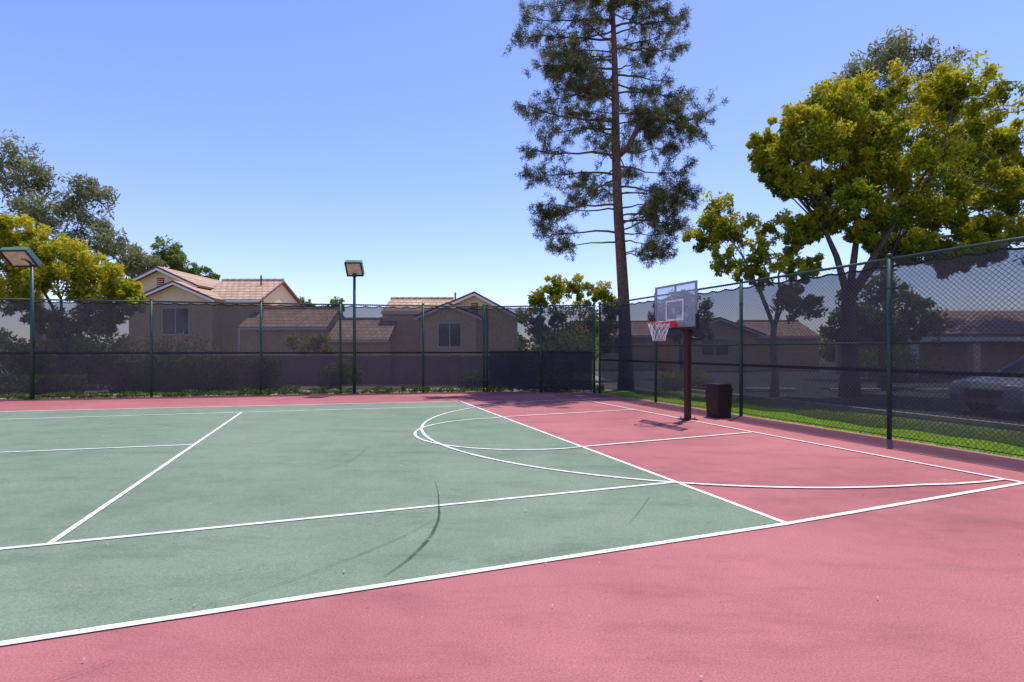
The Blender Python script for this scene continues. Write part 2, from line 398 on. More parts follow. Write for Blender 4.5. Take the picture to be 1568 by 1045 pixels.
C = np.stack([rng.uniform(-16, 8, nD), rng.uniform(2.2, 17.8, nD), np.full(nD, .02)], 1)
keep = C[:, 0] < 6.9-.36*(C[:, 1]-7.075); C = C[keep]
V = leaf_quads(C, .015, rng); V[:, 2] = .02+(V[:, 2]-.02)*.25
faces_np('fallen_leaves', V, 4, rng.uniform(0, 1, len(C)), L_debris)
nb = 42000
y = 5+rng.uniform(0, 1, nb)**1.1*13.5; off = rng.uniform(.06, 3.2, nb)*rng.uniform(.3, 1, nb); x = 6.95-.36*(y-7.075)+off+.08
B = np.stack([x, y, np.full(nb, -.004)], 1); an = rng.uniform(0, 6.28, nb); w = np.stack([np.cos(an), np.sin(an), 0*an], 1)*.008
tip = B+np.stack([rng.normal(0, .02, nb), rng.normal(0, .02, nb), rng.uniform(.03, .075, nb)], 1)
faces_np('grass_blades', np.stack([B-w, B+w, tip], 1).reshape(-1, 3), 3, np.clip(rng.normal(.55, .22, nb), 0, 1), L_grass)

# ------------------------------------------------------------------ fences
def fence(pts_posts, normal_out, top, screen_top, screen_bot, seam_h, midrail=None, dense=None, smat=None):
    root = empty('chain_link_fence'); pb = MB()
    for (x, y) in pts_posts:
        pb.tube([(x, y, -.05), (x, y, top+.05)], .038, M_post, 10)
        pb.tube([(x, y, top+.05), (x, y, top+.08), (x, y, top+.1)], [.048, .042, .015], M_post, 10)
        for hh in (.4, 1.14, 1.9, 2.5): pb.tube([(x, y, hh), (x, y, hh+.03)], .044, M_post, 10)
    pb.obj('posts', root, True)
    line_pts = pts_posts
    rb = MB()
    for i in range(len(line_pts)-1):
        a_, b_ = line_pts[i], line_pts[i+1]
        rb.tube([(*a_, top), (*b_, top)], .024, M_post, 8)
        rb.tube([(*a_, .06), (*b_, .06)], .008, M_post, 5)
        if midrail: rb.tube([(*a_, midrail), (*b_, midrail)], .02, M_post, 8)
    rb.obj('rails', root, True)
    me = bpy.data.meshes.new('chain_link'); vs = []; fs = []; uvs = []; s0 = 0
    for i in range(len(line_pts)-1):
        a_, b_ = line_pts[i], line_pts[i+1]; L = math.dist(a_, b_); b0 = len(vs)
        o = (-normal_out[0]*.03, -normal_out[1]*.03)
        vs += [(a_[0]+o[0], a_[1]+o[1], .04), (b_[0]+o[0], b_[1]+o[1], .04), (b_[0]+o[0], b_[1]+o[1], top+.03), (a_[0]+o[0], a_[1]+o[1], top+.03)]
        fs.append((b0, b0+1, b0+2, b0+3)); uvs += [(s0, 0), (s0+L, 0), (s0+L, top), (s0, top)]; s0 += L
    me.from_pydata(vs, [], fs); uvl = me.uv_layers.new(name='UVMap')
    for i, uvv in enumerate(uvs): uvl.data[i].uv = uvv
    me.materials.append(M_chain); o = bpy.data.objects.new('chain_link', me); COL.objects.link(o); o.parent = root
    sb = MB(); hb = MB(); t = 0
    for i in range(len(line_pts)-1):
        a_, b_ = Vector(line_pts[i]), Vector(line_pts[i+1]); L = (b_-a_).length; n = max(2, int(L/.09)); cols = []
        for k in range(n+1):
            f = k/n; p = a_.lerp(b_, f); s = t+f*L
            zt = screen_top - .045*math.sin(math.pi*((s/.45) % 1.0))**.8
            zb = screen_bot + .02*math.sin(s*2.1)+.012*math.sin(s*5.3)
            off = .045
            cols.append([(p.x+normal_out[0]*(off+.008*math.sin(s*9+q*2)), p.y+normal_out[1]*(off+.008*math.sin(s*9+q*2)), zb+(zt-zb)*q/3) for q in range(4)])
        for k in range(n):
            for q in range(3):
                sb.poly([cols[k][q], cols[k+1][q], cols[k+1][q+1], cols[k][q+1]], smat)
            # folded hem along the top edge of the cloth
            p0_, p1_ = cols[k][3], cols[k+1][3]; e_ = (-normal_out[0]*.012, -normal_out[1]*.012)
            hb.poly([(p0_[0]+e_[0], p0_[1]+e_[1], p0_[2]-.035), (p1_[0]+e_[0], p1_[1]+e_[1], p1_[2]-.035), (p1_[0]+e_[0], p1_[1]+e_[1], p1_[2]), (p0_[0]+e_[0], p0_[1]+e_[1], p0_[2])], M_seam)
        c = (a_+b_)/2; an = math.atan2(b_.y-a_.y, b_.x-a_.x)
        hb.box((c.x+normal_out[0]*.022, c.y+normal_out[1]*.022, seam_h), (L, .006, .055), M_seam, an)
        t += L
    sb.obj('windscreen', root); hb.obj('windscreen_hem', root)
    if dense:
        db = MB()
        (x0, y0), (x1, y1), z0, z1 = dense
        db.poly([(x0, y0, z0), (x1, y1, z0), (x1, y1, z1), (x0, y0, z1)], M_screen2); db.obj('dense_windscreen', root)
    return root
vn = Vector((1, .36)).normalized()
ys = [-9.5, -6.44, -3.38, -.32, 2.74, 5.83, 8.89, 12.02, 15.08, 18.1]
fence([(FX(y), y) for y in ys], (vn.x, vn.y), 3.0, 2.93, .17, 1.14, 1.6, smat=M_screenr)
FY = lambda x: 18.9+.2075*(x+1)
xs = [-27, -23.9, -20.8, -17.6, -14.49, -11.34, -8.2, -5.77, -3.08, -1.0, -.88]
P2 = [(x, FY(x)) for x in xs]
fence(P2+[(1.0, 18.5), (FX(18.1)-.18, 18.14)], (-.2, .98), 3.0, 2.98, .13, 1.38, None,
      dense=((-.8, 19.05), (2.75, 18.32), .1, 1.45), smat=M_screen)

# ------------------------------------------------------------------ light poles
def lamp_pole(x, y, h, rz, tilt, size, offx=0):
    root = empty('court_light_pole'); b = MB()
    b.tube([(x, y, 0), (x, y, h)], [.055, .045], M_post, 10)
    b.box((x, y, .012), (.26, .26, .024), M_post)
    b.tube([(x, y, h-.06), (x, y, h+.05)], .065, M_blk, 10)
    if offx: b.tube([(x, y, h), (x+offx*.5, y, h+.16), (x+offx, y, h+.2)], .03, M_post, 8)
    b.obj('pole', root, True)
    Mx = Matrix.Rotation(rz, 3, 'Z') @ Matrix.Rotation(tilt, 3, 'X'); c = Vector((x+offx, y, h+.22))
    hb = MB(); sx, sy, sz = size
    hb.box(c+Mx@Vector((0, 0, .04)), (sx, sy, sz), M_lamph, mtx=Mx)
    hb.box(c+Mx@Vector((0, 0, .04+sz*.62)), (sx*.7, sy*.6, sz*.25), M_lamph, mtx=Mx)
    z = .04-sz/2-.02
    for dx, dy, wx, wy in ((0, sy/2-.02, sx, .04), (0, -sy/2+.02, sx, .04), (sx/2-.02, 0, .04, sy-.08), (-sx/2+.02, 0, .04, sy-.08)):
        hb.box(c+Mx@Vector((dx, dy, z)), (wx, wy, .04), M_blk, mtx=Mx)
    hb.obj('lamp_head', root, False, .012)
    lb = MB(); lb.box(c+Mx@Vector((0, 0, .04-sz/2-.006)), (sx-.1, sy-.1, .008), M_lens, mtx=Mx); lb.obj('lens', root)
    return root
lamp_pole(-5.28, 17.85, 3.98, 0, math.radians(-55), (.56, .52, .17))
lamp_pole(-14.25, 15.82, 4.0, math.radians(-4), math.radians(-45), (.84, .6, .15), -.36)

# ------------------------------------------------------------------ hoop
root = empty('basketball_hoop')
px, py = 3.735, 11.33
u = Vector((ux, uy, 0)); v = Vector((vx, vy, 0)); P0 = Vector((px, py, 0))
fr = Matrix((u, v, Vector((0, 0, 1)))).transposed()
b = MB()
b.box(P0+Vector((0, 0, 1.1)), (.11, .11, 2.2), M_maroon, mtx=fr)
b.box(P0+Vector((0, 0, .012)), (.3, .3, .024), M_maroon, mtx=fr)
for i in (-1, 1):
    for j in (-1, 1): b.tube([P0+u*.1*i+v*.1*j+Vector((0, 0, .02)), P0+u*.1*i+v*.1*j+Vector((0, 0, .06))], .014, M_blk, 6)
b.obj('post', root, False, .01)
bc = P0 - v*.32
BZ0, BZ1 = 1.95, 2.87
ab = MB()
for s in (-.1, .1):
    for za, zb in ((1.85, 2.15), (2.15, 2.62)):
        ab.tube([P0+u*s+v*.05+Vector((0, 0, za)), bc+u*s*2.2+v*.04+Vector((0, 0, zb))], .022, M_blk, 6)
ab.tube([P0+v*.1+Vector((0, 0, 1.75)), P0+v*.22+Vector((0, 0, 1.72)), P0+v*.34+Vector((0, 0, 1.74))], .02, M_blk, 6)
ab.tube([P0+v*.05+Vector((0, 0, 1.6)), P0+v*.12+Vector((0, 0, 2.6))], .035, M_blk, 8)
ab.obj('adjuster_arms', root, True)
fb = MB()
def bar(u0, u1, z0, z1, th=.035, m=M_alu, off=0):
    fb.box(bc+u*(u0+u1)/2+v*off+Vector((0, 0, (z0+z1)/2)), (abs(u1-u0), th, abs(z1-z0)), m, mtx=fr)
bar(-.69, .69, BZ0, BZ0+.04); bar(-.69, .69, BZ1-.04, BZ1); bar(-.69, -.65, BZ0+.04, BZ1-.04); bar(.65, .69, BZ0+.04, BZ1-.04)
bar(-.02, .02, BZ0+.04, BZ1-.04, .02, M_alu, .012); bar(-.64, -.03, BZ0+.44, BZ0+.47, .02, M_alu, .012); bar(.03, .64, BZ0+.44, BZ0+.47, .02, M_alu, .012)
for (a0, a1, z0, z1) in ((-.3, .3, 2.5, 2.54), (-.3, .3, 2.1, 2.14), (-.3, -.26, 2.14, 2.5), (.26, .3, 2.14, 2.5)):
    bar(a0, a1, z0, z1, .004, M_net, -.016)
fb.obj('backboard_frame', root)
pb = MB(); pb.box(bc+Vector((0, 0, (BZ0+BZ1)/2)), (1.29, .01, BZ1-BZ0-.09), M_acr, mtx=fr); pb.obj('backboard_pane', root)
pd = MB(); pd.box(bc+Vector((0, 0, BZ0-.02)), (1.42, .06, .05), M_blk, mtx=fr)
for s in (-.7, .7): pd.box(bc+u*s+Vector((0, 0, BZ0+.12)), (.05, .06, .28), M_blk, mtx=fr)
pd.obj('edge_padding', root, False, .01)
rc = bc - v*.40 + Vector((0, 0, 2.05)); rb = MB()
rp = [rc+u*.229*math.cos(t)+v*.229*math.sin(t) for t in [2*math.pi*i/28 for i in range(29)]]
rb.tube(rp, .013, M_rim, 6)
rb.box(bc-v*.07+Vector((0, 0, 2.03)), (.14, .12, .12), M_rim, mtx=fr)
rb.tube([bc-v*.1+u*.06+Vector((0, 0, 2.04)), rc+u*.19+v*.13], .009, M_rim, 5); rb.tube([bc-v*.1-u*.06+Vector((0, 0, 2.04)), rc-u*.19+v*.13], .009, M_rim, 5)
rb.obj('rim', root, True)
nbm = MB(); K = 12; lv_ = [(0, .229), (-.1, .2), (-.2, .165), (-.3, .135), (-.38, .125)]
for i in range(K):
    for sgn in (1, -1):
        q = [rc+u*r_*math.cos(2*math.pi*(i+sgn*k*.5)/K)+v*r_*math.sin(2*math.pi*(i+sgn*k*.5)/K)+Vector((0, 0, z_)) for k, (z_, r_) in enumerate(lv_)]
        nbm.tube(q, .0055, M_net, 4)
nbm.obj('net', root, True)

# trash can
root = empty('trash_can'); tx, ty = 4.56, 11.75
b = MB()
def ring(z, h): return [(tx+h*math.cos(math.pi/4+i*math.pi/2+.35), ty+h*math.sin(math.pi/4+i*math.pi/2+.35), z) for i in range(4)]
def frust(mb, z0, h0, z1, h1, m):
    A, B_ = ring(z0, h0), ring(z1, h1)
    mb.poly(list(reversed(A)), m); mb.poly(B_, m)
    for i in range(4): j = (i+1) % 4; mb.poly([A[i], A[j], B_[j], B_[i]], m)
frust(b, .02, .25, .60, .28, M_bin); b.obj('body', root)
b = MB(); frust(b, .603, .30, .64, .30, M_blk); frust(b, .642, .27, .74, .25, M_bin); frust(b, 0, .26, .018, .26, M_blk)
b.box((tx-.02, ty-.19, .69), (.2, .01, .06), M_blk, .35); b.obj('lid', root, False, .008)

# ------------------------------------------------------------------ houses
def gable(mb, x0, x1, xa, y0, y1, ze0, ze1, za, wallm, roofm, ov=.3, base=0, vent=False):
    mb.poly([(x0, y0, base), (x1, y0, base), (x1, y0, ze1), (xa, y0, za), (x0, y0, ze0)], wallm)
    mb.poly([(x0, y1, base), (x0, y0, base), (x0, y0, ze0), (x0, y1, ze0)], wallm)
    mb.poly([(x1, y0, base), (x1, y1, base), (x1, y1, ze1), (x1, y0, ze1)], wallm)
    sl0 = (za-ze0)/(xa-x0); sl1 = (za-ze1)/(x1-xa); th = .11; up = .16
    L = (x0-ov, ze0-ov*sl0+up); Rr = (x1+ov, ze1-ov*sl1+up); A = (xa, za+up)
    yf = y0-ov
    mb.slab([(L[0], yf, L[1]), (A[0], yf, A[1]), (A[0], y1, A[1]), (L[0], y1, L[1])], th, roofm, M_brown)
    mb.slab([(A[0]+.003, yf, A[1]), (Rr[0], yf, Rr[1]), (Rr[0], y1, Rr[1]), (A[0]+.003, y1, A[1])], th, roofm, M_brown)
    for (p, q) in ((L, A), (A, Rr)):
        mb.poly([(p[0], yf-.004, p[1]-th), (q[0], yf-.004, q[1]-th), (q[0], yf-.004, q[1]-th-.12), (p[0], yf-.004, p[1]-th-.12)], M_trim)
    if vent:
        mb.box((xa, y0-.02, za-.75), (.36, .05, .6), M_brown)
        for i in range(5): mb.box((xa, y0-.055, za-.98+i*.11), (.32, .02, .03), M_stucco)
def side_roof(mb, x0, x1, y0, yr, y1, ze, zr, wallm, roofm, base=0):
    mb.poly([(x0, y0+.3, base), (x1, y0+.3, base), (x1, y0+.3, ze), (x0, y0+.3, ze)], wallm)
    mb.poly([(x1-.2, y0+.3, base), (x1-.2, y1, base), (x1-.2, y1, ze), (x1-.2, yr, zr-.1), (x1-.2, y0+.3, ze)], wallm)
    mb.poly([(x0+.2, y0+.3, base), (x0+.2, y1, base), (x0+.2, y1, ze), (x0+.2, yr, zr-.1), (x0+.2, y0+.3, ze)], wallm)
    mb.slab([(x0, y0, ze), (x1, y0, ze), (x1, yr, zr), (x0, yr, zr)], .12, roofm, M_brown)
    mb.slab([(x0, yr+.003, zr), (x1, yr+.003, zr), (x1, y1+.3, ze), (x0, y1+.3, ze)], .12, roofm, M_brown)
    n = int((x1-x0)/.4)
    for i in range(n): mb.tube([(x0+i*(x1-x0)/n, yr, zr+.03), (x0+(i+.95)*(x1-x0)/n, yr, zr+.03)], [.07, .09], roofm, 6)
    mb.box(((x0+x1)/2, y0-.03, ze-.09), (x1-x0, .04, .12), M_trim)
def window(mb, x0, x1, z0, z1, y):
    mb.box(((x0+x1)/2, y-.01, (z0+z1)/2), (x1-x0, .03, z1-z0), M_glass); t = .07
    mb.box(((x0+x1)/2, y-.03, z1+t/2), (x1-x0+2*t, .07, t), M_trim); mb.box(((x0+x1)/2, y-.03, z0-t/2), (x1-x0+2*t, .07, t), M_trim)
    for xx in (x0-t/2, x1+t/2, (x0+x1)/2): mb.box((xx, y-.03, (z0+z1)/2), (t if xx != (x0+x1)/2 else .05, .068, z1-z0), M_trim)
root = empty('stucco_house'); b = MB()
gable(b, -21.0, -17.4, -19.25, 29.2, 35, 5.0, 5.0, 5.85, M_stucco, M_roof, .35, 0, True)
gable(b, -19.6, -15.9, -17.75, 28.2, 31, 4.15, 4.15, 4.95, M_stucco, M_roof, .35)
side_roof(b, -17.3, -13.6, 28.9, 31.8, 35, 4.22, 5.6, M_stucco, M_roof)
window(b, -18.45, -17.1, 2.3, 3.65, 28.2)
b.tube([(-14.6, 31.0, 5.2), (-14.6, 31.0, 5.8)], .05, M_brown, 8)
b.obj('walls_and_roof', root)
root = empty('stucco_house'); b = MB()
side_roof(b, -14.2, -9.6, 27.6, 29.6, 32, 2.65, 3.75, M_stucco, M_roof)
side_roof(b, -9.55, -6.3, 27.2, 29.4, 32, 2.0, 3.15, M_stucco, M_roof)
b.tube([(-14.0, 27.3, 2.55), (-14.0, 27.3, .1)], .05, M_trim, 8)
b.obj('walls_and_roof', root)
root = empty('stucco_house'); b = MB()
side_roof(b, -7.1, -3.4, 28.9, 31.2, 34, 3.55, 4.45, M_stucco, M_roof)
gable(b, -3.9, .3, -2.03, 28.9, 34, 3.65, 3.2, 4.45, M_stucco, M_roof, .35, 0, True)
gable(b, -4.8, -1.9, -3.35, 28.0, 30, 3.2, 3.2, 3.8, M_stucco, M_roof, .3)
window(b, -3.85, -2.7, 1.65, 2.85, 28.0)
b.tube([(-3.3, 31.0, 4.3), (-3.3, 31.0, 4.8)], .05, M_brown, 8)
b.obj('walls_and_roof', root)
root = empty('stucco_house'); b = MB()
side_roof(b, 4.8, 10.6, 38, 41, 44, 2.5, 3.6, M_stucco, M_roof2)
gable(b, 11.2, 16.6, 13.9, 36, 42, 2.5, 2.5, 3.5, M_stucco, M_roof2, .4)
side_roof(b, 16.9, 21.5, 37, 40, 43, 2.4, 3.6, M_stucco, M_roof2)
window(b, 12.8, 14.6, 1.1, 2.2, 36); window(b, 6.5, 8, 1.2, 2.2, 38.3)
b.obj('walls_and_roof', root)
root = empty('tiled_carport'); b = MB()
b.slab([(20.5, 27.5, 2.3), (42, 27.5, 2.3), (42, 31, 3.75), (20.5, 31, 3.75)], .14, M_roof2, M_brown)
b.slab([(20.5, 31.003, 3.75), (42, 31.003, 3.75), (42, 34.5, 2.3), (20.5, 34.5, 2.3)], .14, M_roof2, M_brown)
b.box((31.2, 27.6, 2.02), (21.4, .14, .26), M_trim)
for xx in (21, 24.2, 27.4, 30.6, 33.8, 37, 40.2): b.box((xx, 27.9, .95), (.36, .36, 1.9), M_trim if int(xx) % 2 else M_stucco)
b.box((31.2, 34, 1.1), (21, .2, 2.2), M_stucco)
b.obj('roof_and_posts', root)
root = empty('garden_wall'); b = MB()
b.box((-9.5, 22.5, .6), (21, .2, 1.2), M_wall); b.box((-9.5, 22.5, 1.235), (21.1, .3, .07), M_cap)
for i in range(8): b.box((-19.5+i*2.85, 22.38, .62), (.36, .1, 1.24), M_wall)
b.obj('wall', root)

# ------------------------------------------------------------------ car
def car(x, y, rz, paint):
    root = empty('parked_car'); T = Matrix.Translation((x, y, 0)) @ Matrix.Rotation(rz, 4, 'Z')
    def P(a_, b_, c_): return tuple(T @ Vector((a_, b_, c_)))
    prof = [(0.05, .28), (0, .45), (.02, .62), (.12, .74), (.6, .84), (1.15, .93), (1.25, .95), (3.75, .97), (4.25, .95), (4.4, .85), (4.42, .5), (4.35, .28)]
    b = MB(); secs = [(-.80, .05), (-.88, .0), (.88, .0), (.80, .05)]
    R_ = []
    for yy, ins in secs: R_.append([P(a_+(ins if a_ < 2 else -ins), yy, c_+(.02 if abs(yy) < .85 and c_ > .7 else 0)) for a_, c_ in prof])
    n = len(prof)
    for i in range(3):
        for j in range(n): k = (j+1) % n; b.poly([R_[i][j], R_[i][k], R_[i+1][k], R_[i+1][j]], paint)
    b.poly(R_[0], paint); b.poly(list(reversed(R_[3])), paint)
    b.obj('body', root, False)
    cab = [(1.15, .93), (1.85, 1.42), (2.2, 1.48), (3.3, 1.47), (3.6, 1.4), (4.1, .95)]
    g_ = MB(); A = [P(a_, -.78 if c_ < 1 else -.62, c_) for a_, c_ in cab]; B_ = [P(a_, .78 if c_ < 1 else .62, c_) for a_, c_ in cab]
    g_.poly(A, M_glass); g_.poly(list(reversed(B_)), M_glass)
    for j in range(len(cab)-1): g_.poly([A[j], A[j+1], B_[j+1], B_[j]], paint if j in (1, 2, 3) else M_glass)
    for s in (-1, 1):
        for (p_, q_) in (((1.15, .93), (1.85, 1.42)), ((2.55, .95), (2.55, 1.47)), ((3.6, 1.4), (4.1, .95)), ((1.85, 1.43), (3.6, 1.43))):
            g_.tube([P(p_[0], s*(.79 if p_[1] < 1 else .635), p_[1]), P(q_[0], s*(.79 if q_[1] < 1 else .635), q_[1])], .03, paint, 6)
    g_.obj('cabin', root)
    w_ = MB()
    for wx in (.82, 3.5):
        for s in (-1, 1):
            w_.tube([P(wx, s*.70, .33), P(wx, s*.72, .33), P(wx, s*.90, .33), P(wx, s*.92, .33)], [.30, .33, .33, .30], M_rubber, 20)
            w_.tube([P(wx, s*.90, .33), P(wx, s*.93, .33)], [.2, .18], M_alu, 12)
            w_.tube([P(wx, s*.86, .35), P(wx, s*.893, .35)], [.40, .40], M_blk, 20)
    w_.obj('wheels', root)
    l_ = MB(); l_.box(P(.06, -.62, .66), (.12, .34, .13), M_net, rz); l_.box(P(.06, .62, .66), (.12, .34, .13), M_net, rz); l_.box(P(.0, 0, .5), (.06, .9, .2), M_blk, rz)
    l_.box(P(1.5, -.95, .98), (.16, .14, .12), paint, rz); l_.obj('lights_and_grille', root, False, .02)
car(10.6, 12.0, math.radians(3), M_silver)

# ------------------------------------------------------------------ trees
BL = [(-2.5,7.75,.62),(-2.0,8.7,.68),(-1.05,9.2,.72),(0,9.6,.7),(1.05,9.75,.8),(2.1,9.5,.8),(3.1,9.2,.78),(4.15,8.7,.72),(4.9,8.15,.62),
(-1.45,7.85,.75),(-.4,8.3,.8),(.85,8.5,.85),(2.1,8.3,.9),(3.3,7.95,.8),(4.4,7.45,.7),(-2.1,6.8,.55),(-1.05,6.6,.62),(0,7.0,.7),(.6,7.7,.8),
(1.25,7.0,.85),(2.5,6.8,.85),(3.75,6.4,.75),(1.65,5.8,.75),(2.7,5.45,.75),(.85,5.8,.55),(-1.25,5.55,.5),(-.3,5.9,.5),(-2.6,7.2,.35),(5.2,6.4,.65),(3.3,4.9,.6),(2.1,4.85,.5),(5.6,5.3,.5),(-2.7,8.1,.35),(5.7,7.4,.5),(4.4,5.4,.5),
(1.0,4.9,.4),(2.9,4.25,.45),(4.3,4.6,.5),(.1,5.2,.35)]
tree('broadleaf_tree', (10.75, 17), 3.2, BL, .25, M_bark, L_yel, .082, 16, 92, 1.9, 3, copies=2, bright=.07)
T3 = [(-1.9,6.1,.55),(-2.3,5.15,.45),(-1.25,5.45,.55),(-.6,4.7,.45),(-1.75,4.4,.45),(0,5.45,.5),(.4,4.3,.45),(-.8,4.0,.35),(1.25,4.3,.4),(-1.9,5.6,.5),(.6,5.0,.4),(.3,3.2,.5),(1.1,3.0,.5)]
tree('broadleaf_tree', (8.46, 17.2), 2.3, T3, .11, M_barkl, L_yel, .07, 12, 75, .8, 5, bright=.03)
T4 = [(-2.6,15.8,1.0),(-1.8,17,1.0),(0,18.3,1.1),(1.3,18.1,1.1),(2.4,17,1.0),(0,16.2,1.4),(2.5,15.8,1.1),(-1,14,1.3),(4.2,14.8,.9),(5.6,14.2,1.0),(6.8,13,1.1),(7.8,11.5,1.1),(6.5,11,1.0),(8.2,9.5,1.2),(7,8,1.0),(5,10,1.0),(9,7.5,1.0)]
tree('eucalyptus_tree', (21.2, 30), 7.0, T4, .30, M_barkl, L_euc, .15, 12, 48, 1.8, 8, tight=.5, wid=.28)
T5 = [(-1.6,12.3,1.1),(-.2,11.3,1.1),(1.8,9.8,1.1),(2.9,10.5,.75),(-1.1,10.1,1.3),(.7,9.0,1.2),(-2.2,8.4,1.2),(3.4,8.5,.9),(3.9,7.4,.9),(5.0,6.9,.8),(6.1,6.2,.7),(1.8,7.6,1.1),(-3,11.6,1.0)]
tree('eucalyptus_tree', (-26.6, 30), 5.0, T5, .26, M_barkl, L_euc, .15, 12, 48, 1.5, 11, tight=.5, wid=.28)
T6 = [(-2.4,6.25,.7),(-1.3,5.85,.75),(-.1,5.3,.85),(1.05,4.85,.75),(2.1,4.1,.6),(-2.1,4.95,.85),(-.8,4.45,.85),(.5,3.95,.85),(1.7,3.4,.75),(-1.5,3.4,.85),(-.25,2.65,.8),(1.3,2.65,.6),(-3.2,5.6,.9),(-3.5,4.2,.9),(2.7,3.5,.5)]
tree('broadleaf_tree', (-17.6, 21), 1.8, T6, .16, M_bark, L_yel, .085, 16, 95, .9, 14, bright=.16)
T7 = [(0,8.6,.85),(-.8,7.8,.75),(.8,7.7,.75),(1.9,7.0,.7),(3.0,6.6,.6),(-2.8,7.6,.8),(-4,7.0,.8),(0,7,.9)]
tree('leafy_tree', (-24.6, 38), 4.5, T7, .17, M_bark, L_green, .13, 11, 60, .8, 17)
T8 = [(-1.5,4.0,.6),(-.6,4.5,.6),(.5,4.5,.6),(1.6,4.2,.6),(2.4,3.6,.6),(-1.8,3.1,.7),(-.6,3.3,.8),(.8,3.2,.8),(2.0,2.6,.8),(-1.2,2.2,.7),(.2,2.1,.8)]
tree('leafy_tree', (2.8, 26), 1.5, T8, .12, M_bark, L_yel, .085, 12, 75, .9, 19)
tree('leafy_tree', (8.6, 27), 1.6, [(-1,3.2,.7),(0,4.0,.8),(1,3.4,.7),(-.4,2.6,.7),(.9,2.4,.6)], .13, M_bark, L_green, .1, 11, 60, .8, 23, nmain=3)
tree('leafy_tree', (-15.4, 46), 3.2, [(0,5.5,.6),(-.6,5.1,.5),(.6,5.1,.5)], .12, M_bark, L_green, .14, 8, 50, .5, 29, nmain=2)
tree('leafy_tree', (-18.6, 47), 3.2, [(0,5.6,.6),(-.8,5.3,.5),(.7,5.3,.5)], .12, M_bark, L_green, .14, 8, 50, .5, 31, nmain=2)
tree('leafy_tree', (14.6, 21), 1.7, [(-1,3.3,.8),(0,3.9,.8),(1.1,3.4,.8),(-.4,2.5,.7),(.9,2.3,.7),(-1.8,2.6,.7),(1.9,2.6,.7)], .15, M_bark, L_green, .1, 11, 60, .8, 37, nmain=3)

